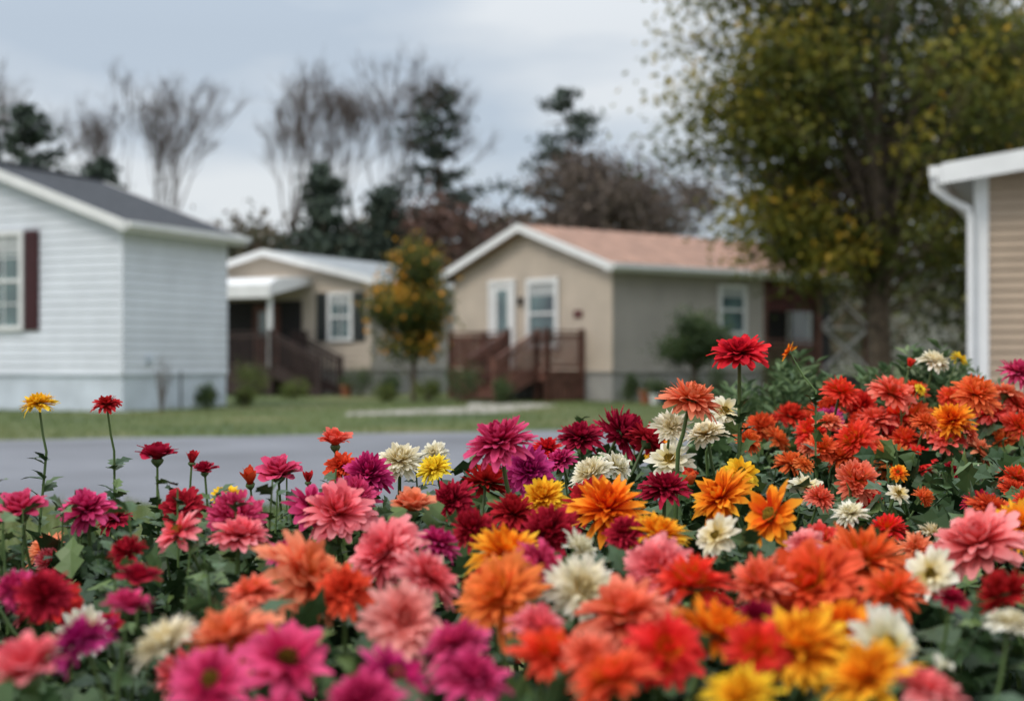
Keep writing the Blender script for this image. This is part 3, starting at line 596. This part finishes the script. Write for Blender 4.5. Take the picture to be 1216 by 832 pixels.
def place(P,diam,kind,col,k='',tilt=None,toward=None):
    me=random.choice(FM[kind]); o=bpy.data.objects.new('bloom',me); COL.objects.link(o)
    th=random.uniform(.2,1.05) if tilt is None else tilt
    if kind in'cb': th*=.35
    if kind=='d': th=min(1.2,th+.3)
    az=(-math.pi/2+random.gauss(0,.8)) if toward is None else toward
    ax=Vector((math.sin(th)*math.cos(az),math.sin(th)*math.sin(az),math.cos(th)))
    q=ax.to_track_quat('Z','Y'); spin=Matrix.Rotation(random.uniform(0,6.28),4,'Z')
    sc=diam*1.06*(1.5 if kind=='b' else 1.25 if kind=='c' else 1)
    M=Matrix.Translation(P-ax*diam*.1)@q.to_matrix().to_4x4()@spin@Matrix.Diagonal((sc*random.uniform(.92,1.08),sc,sc*random.uniform(.85,1.15),1))
    o.material_slots[0].link='OBJECT'; o.material_slots[0].material=PM[col]
    o.parent=beds[k]; o.matrix_basis=M
    addstem(k,P-ax*diam*.1,ax,diam,k in('y','z','r','g') or (P.x<-.35 and P.z>.83))
    placed.append((P.x,P.y,P.z,diam))
for f in FL:
    px,py,s,kind,col=f[:5]; D=f[5] if len(f)>5 else float(np.interp(py,*PYD)); k=f[6] if len(f)>6 else ''
    P=Vector(((px-608)/FPX*D,D,1+(425-py)/FPX*D)); diam=s*D/FPX
    place(P,diam,kind,col,k,tilt=random.uniform(.15,.45) if k in('y','z','r') else None)
def topz(X,Y):
    z=np.interp(Y,[.7,.95,1.28,1.65,2.2,2.6,3.3],[.75,.765,.785,.80,.835,.865,.885]); t=X/np.maximum(Y,.1)
    z=z-.025*(t<-.2)-.03*((t>.05)&(t<.17)&(Y>1.7))
    return z
def yback(X): return np.interp(X,[-2.2,-.62,-.35,-.1,.15,.4,.7,2.8],[1.9,1.98,2.05,2.4,2.75,3.0,3.5,3.6])
cols_by=lambda t,Y:(['M','P','D','P','D','M','C','W','D'] if t<-.12 else ['D','M','O','W','D','C','R','P','R'] if t<.1 else ['T','R','T','O','D','C','O','T','W'])
R=random.Random(9); tries=0; n=0
while n<150 and tries<9000:
    tries+=1; Y=R.uniform(.85,3.3); X=R.uniform(-.45*Y-.3,.45*Y+.3)
    if Y>float(yback(X))-.08: continue
    t=X/Y
    z=float(topz(X,Y))-R.uniform(.0,.06)+.004; d=R.uniform(.03,.068)
    if any((X-q[0])**2+((Y-q[1])*.6)**2<((d+q[3])*.44)**2 for q in placed): continue
    if R.random()<.35 and Y<1.7: continue
    c=R.choice(cols_by(t,Y)); kind={'O':R.choice('ssd'),'W':R.choice('dds'),'Y':'d'}.get(c,R.choice('mmzzspp'))
    if R.random()<.18: kind='b'; d*=.45
    elif kind=='d': d*=.85
    place(Vector((X,Y,z)),d,kind,c); n+=1
M_bleaf=leafmat('chrysanthemum_leaves',[(0,(.012,.027,.012)),(.5,(.033,.07,.026)),(.85,(.065,.115,.04)),(1,(.125,.185,.055))],.45,0,.32)
def bedleaves(name,n,par,xr,yr,zf,size,keep,amp=1.0):
    X=rng.uniform(*xr,n); Y=rng.uniform(*yr,n); ok=keep(X,Y); X=X[ok];Y=Y[ok]
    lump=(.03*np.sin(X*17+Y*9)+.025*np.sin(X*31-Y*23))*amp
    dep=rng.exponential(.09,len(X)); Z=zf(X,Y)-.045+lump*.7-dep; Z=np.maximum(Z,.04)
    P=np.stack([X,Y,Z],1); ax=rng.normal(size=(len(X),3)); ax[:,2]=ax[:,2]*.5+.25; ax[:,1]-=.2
    val=np.clip(.75-dep*2.2+rng.normal(size=len(X))*.2,0,1)  # leaf tone darkens with depth below the bed top
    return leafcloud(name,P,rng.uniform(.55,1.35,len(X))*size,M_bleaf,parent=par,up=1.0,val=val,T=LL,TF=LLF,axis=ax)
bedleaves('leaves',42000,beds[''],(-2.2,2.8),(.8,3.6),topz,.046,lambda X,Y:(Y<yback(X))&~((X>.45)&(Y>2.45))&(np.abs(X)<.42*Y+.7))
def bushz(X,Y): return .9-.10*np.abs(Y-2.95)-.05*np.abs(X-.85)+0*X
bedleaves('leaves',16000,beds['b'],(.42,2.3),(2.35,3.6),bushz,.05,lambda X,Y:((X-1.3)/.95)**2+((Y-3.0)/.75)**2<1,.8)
def shoot(x,y,z0,z1,k=''):
    top=Vector((x+random.uniform(-.04,.04),y,z1)); base=Vector((x,y,z0)); stems[k].tube([base,base.lerp(top,.5)+Vector((random.uniform(-.01,.01),0,0)),top],[.0026,.002,.0012],M_stem,5)
    L=z1-z0; n=int(L/.012)
    for i in range(n):
        t=random.uniform(.2,1.02); q=base.lerp(top,t); stemleaf[k].append((tuple(q),random.uniform(0,6.28),random.uniform(.022,.05)*(1.15-.5*t)))
for i in range(64):
    X=random.uniform(-1.0,-.3); Y=random.uniform(1.55,2.0)
    shoot(X,Y,.55,random.uniform(.75,.85))
for i in range(45):
    X=random.uniform(-.4,1.0); Y=random.uniform(1.3,float(yback(X))); z=float(topz(X,Y)); shoot(X,Y,z-.25,z+random.uniform(-.03,.022))
for k,L in stemleaf.items():
    stems[k].obj('stems',beds[k],True)
    if not L: continue
    P=np.array([l[0] for l in L]); az=np.array([l[1] for l in L]); sz=np.array([l[2] for l in L]); ax=np.stack([np.cos(az),np.sin(az),rng.uniform(.0,.9,len(az))],1)
    leafcloud('stem_leaves',P,sz,M_bleaf,parent=beds[k],up=3.,val=rng.uniform(.45,1,len(P)),T=LL,TF=LLF,axis=ax)
L_sp=leafmat('spray_leaves',[(0,(.05,.09,.036)),(.6,(.11,.175,.07)),(1,(.2,.27,.12))],.6,.2)
def spray(x,y,h,r,n):
    e=empty('leafy_perennial',(x,y,0)); P=[];ax=[];b=MB()
    for i in range(n):
        a=random.uniform(0,6.28); q=random.uniform(.1,1)*r; top=Vector((math.cos(a)*q,math.sin(a)*q,h*random.uniform(.88,1.02)*(1-.1*(q/r)))); base=Vector((top.x*.3,top.y*.3,0))
        b.tube([base,base.lerp(top,.5)+Vector((0,0,.05)),top],[.004,.003,.0012],M_stem,4)
        for j in range(44):
            t=random.uniform(.6,1)**.6; p_=base.lerp(top,t); P.append(tuple(p_)); aa=random.uniform(0,6.28); ax.append((math.cos(aa),math.sin(aa),.6))
    b.obj('stems',e,True); leafcloud('leaves',np.array(P),rng.uniform(.025,.055,len(P)),L_sp,parent=e,T=LEAF4*np.array([1,.55,1]),axis=np.array(ax),up=1)
spray(.68,3.45,1.02,.2,64); spray(1.02,3.45,1.08,.09,20); spray(.88,3.45,.98,.14,30); spray(1.2,3.6,1.0,.2,30)
# ------------------------------------------------------------ world, sun, camera
w=bpy.data.worlds.new('World'); S.world=w; w.use_nodes=True; nt=w.node_tree; N=nt.nodes; Lk=nt.links
bg=N['Background']; sky=N.new('ShaderNodeTexSky'); sky.sky_type='NISHITA'; sky.sun_disc=False
sd=Vector((-.55,-.4,.78)).normalized(); sky.sun_elevation=math.asin(sd.z); sky.sun_rotation=math.atan2(sd.x,sd.y); sky.air_density=1.2; sky.dust_density=2
tc=N.new('ShaderNodeTexCoord'); mp=N.new('ShaderNodeMapping'); mp.inputs['Scale'].default_value=(1.3,1.3,5.0); mp.inputs['Location'].default_value=(.35,0,.2); Lk.new(tc.outputs['Generated'],mp.inputs['Vector'])
no=N.new('ShaderNodeTexNoise'); no.inputs['Scale'].default_value=2.1; no.inputs['Detail'].default_value=6; no.inputs['Roughness'].default_value=.48; Lk.new(mp.outputs[0],no.inputs['Vector'])
r=N.new('ShaderNodeValToRGB'); el=r.color_ramp.elements; el[0].position=.38; el[0].color=(.52,.60,.70,1); el[1].position=.57; el[1].color=(.80,.835,.87,1); Lk.new(no.outputs['Fac'],r.inputs['Fac'])
# overcast dome: zenith brighter than the horizon (CIE overcast)
sx=N.new('ShaderNodeSeparateXYZ'); Lk.new(tc.outputs['Generated'],sx.inputs[0])
mr=N.new('ShaderNodeMapRange'); mr.inputs['From Min'].default_value=.22; mr.inputs['From Max'].default_value=1; mr.inputs['To Min'].default_value=8.7; mr.inputs['To Max'].default_value=21; Lk.new(sx.outputs['Z'],mr.inputs['Value'])
vm=N.new('ShaderNodeVectorMath'); vm.operation='SCALE'; Lk.new(r.outputs['Color'],vm.inputs[0]); Lk.new(mr.outputs[0],vm.inputs['Scale'])
mx=N.new('ShaderNodeMix'); mx.data_type='RGBA'; mx.inputs[0].default_value=.88; Lk.new(sky.outputs[0],mx.inputs[6]); Lk.new(vm.outputs[0],mx.inputs[7]); Lk.new(mx.outputs[2],bg.inputs['Color'])
bg.inputs['Strength'].default_value=.117
sl=bpy.data.lights.new('sun','SUN'); sl.energy=1.4; sl.angle=math.radians(18); sl.color=(1,.92,.82); so=bpy.data.objects.new('sun',sl); COL.objects.link(so); so.rotation_euler=sd.to_track_quat('Z','Y').to_euler()
cd=bpy.data.cameras.new('camera'); cam=bpy.data.objects.new('camera',cd); COL.objects.link(cam); cam.location=(0,0,1); cam.rotation_euler=(math.radians(90.305),0,0)
cd.lens=50; cd.sensor_width=36; cd.clip_end=2000; cd.clip_start=.05; cd.dof.use_dof=True; cd.dof.focus_distance=2.15; cd.dof.aperture_fstop=3.6; cd.dof.aperture_blades=9
S.camera=cam
S.view_settings.view_transform='Standard'; S.view_settings.look='None'; S.view_settings.exposure=0
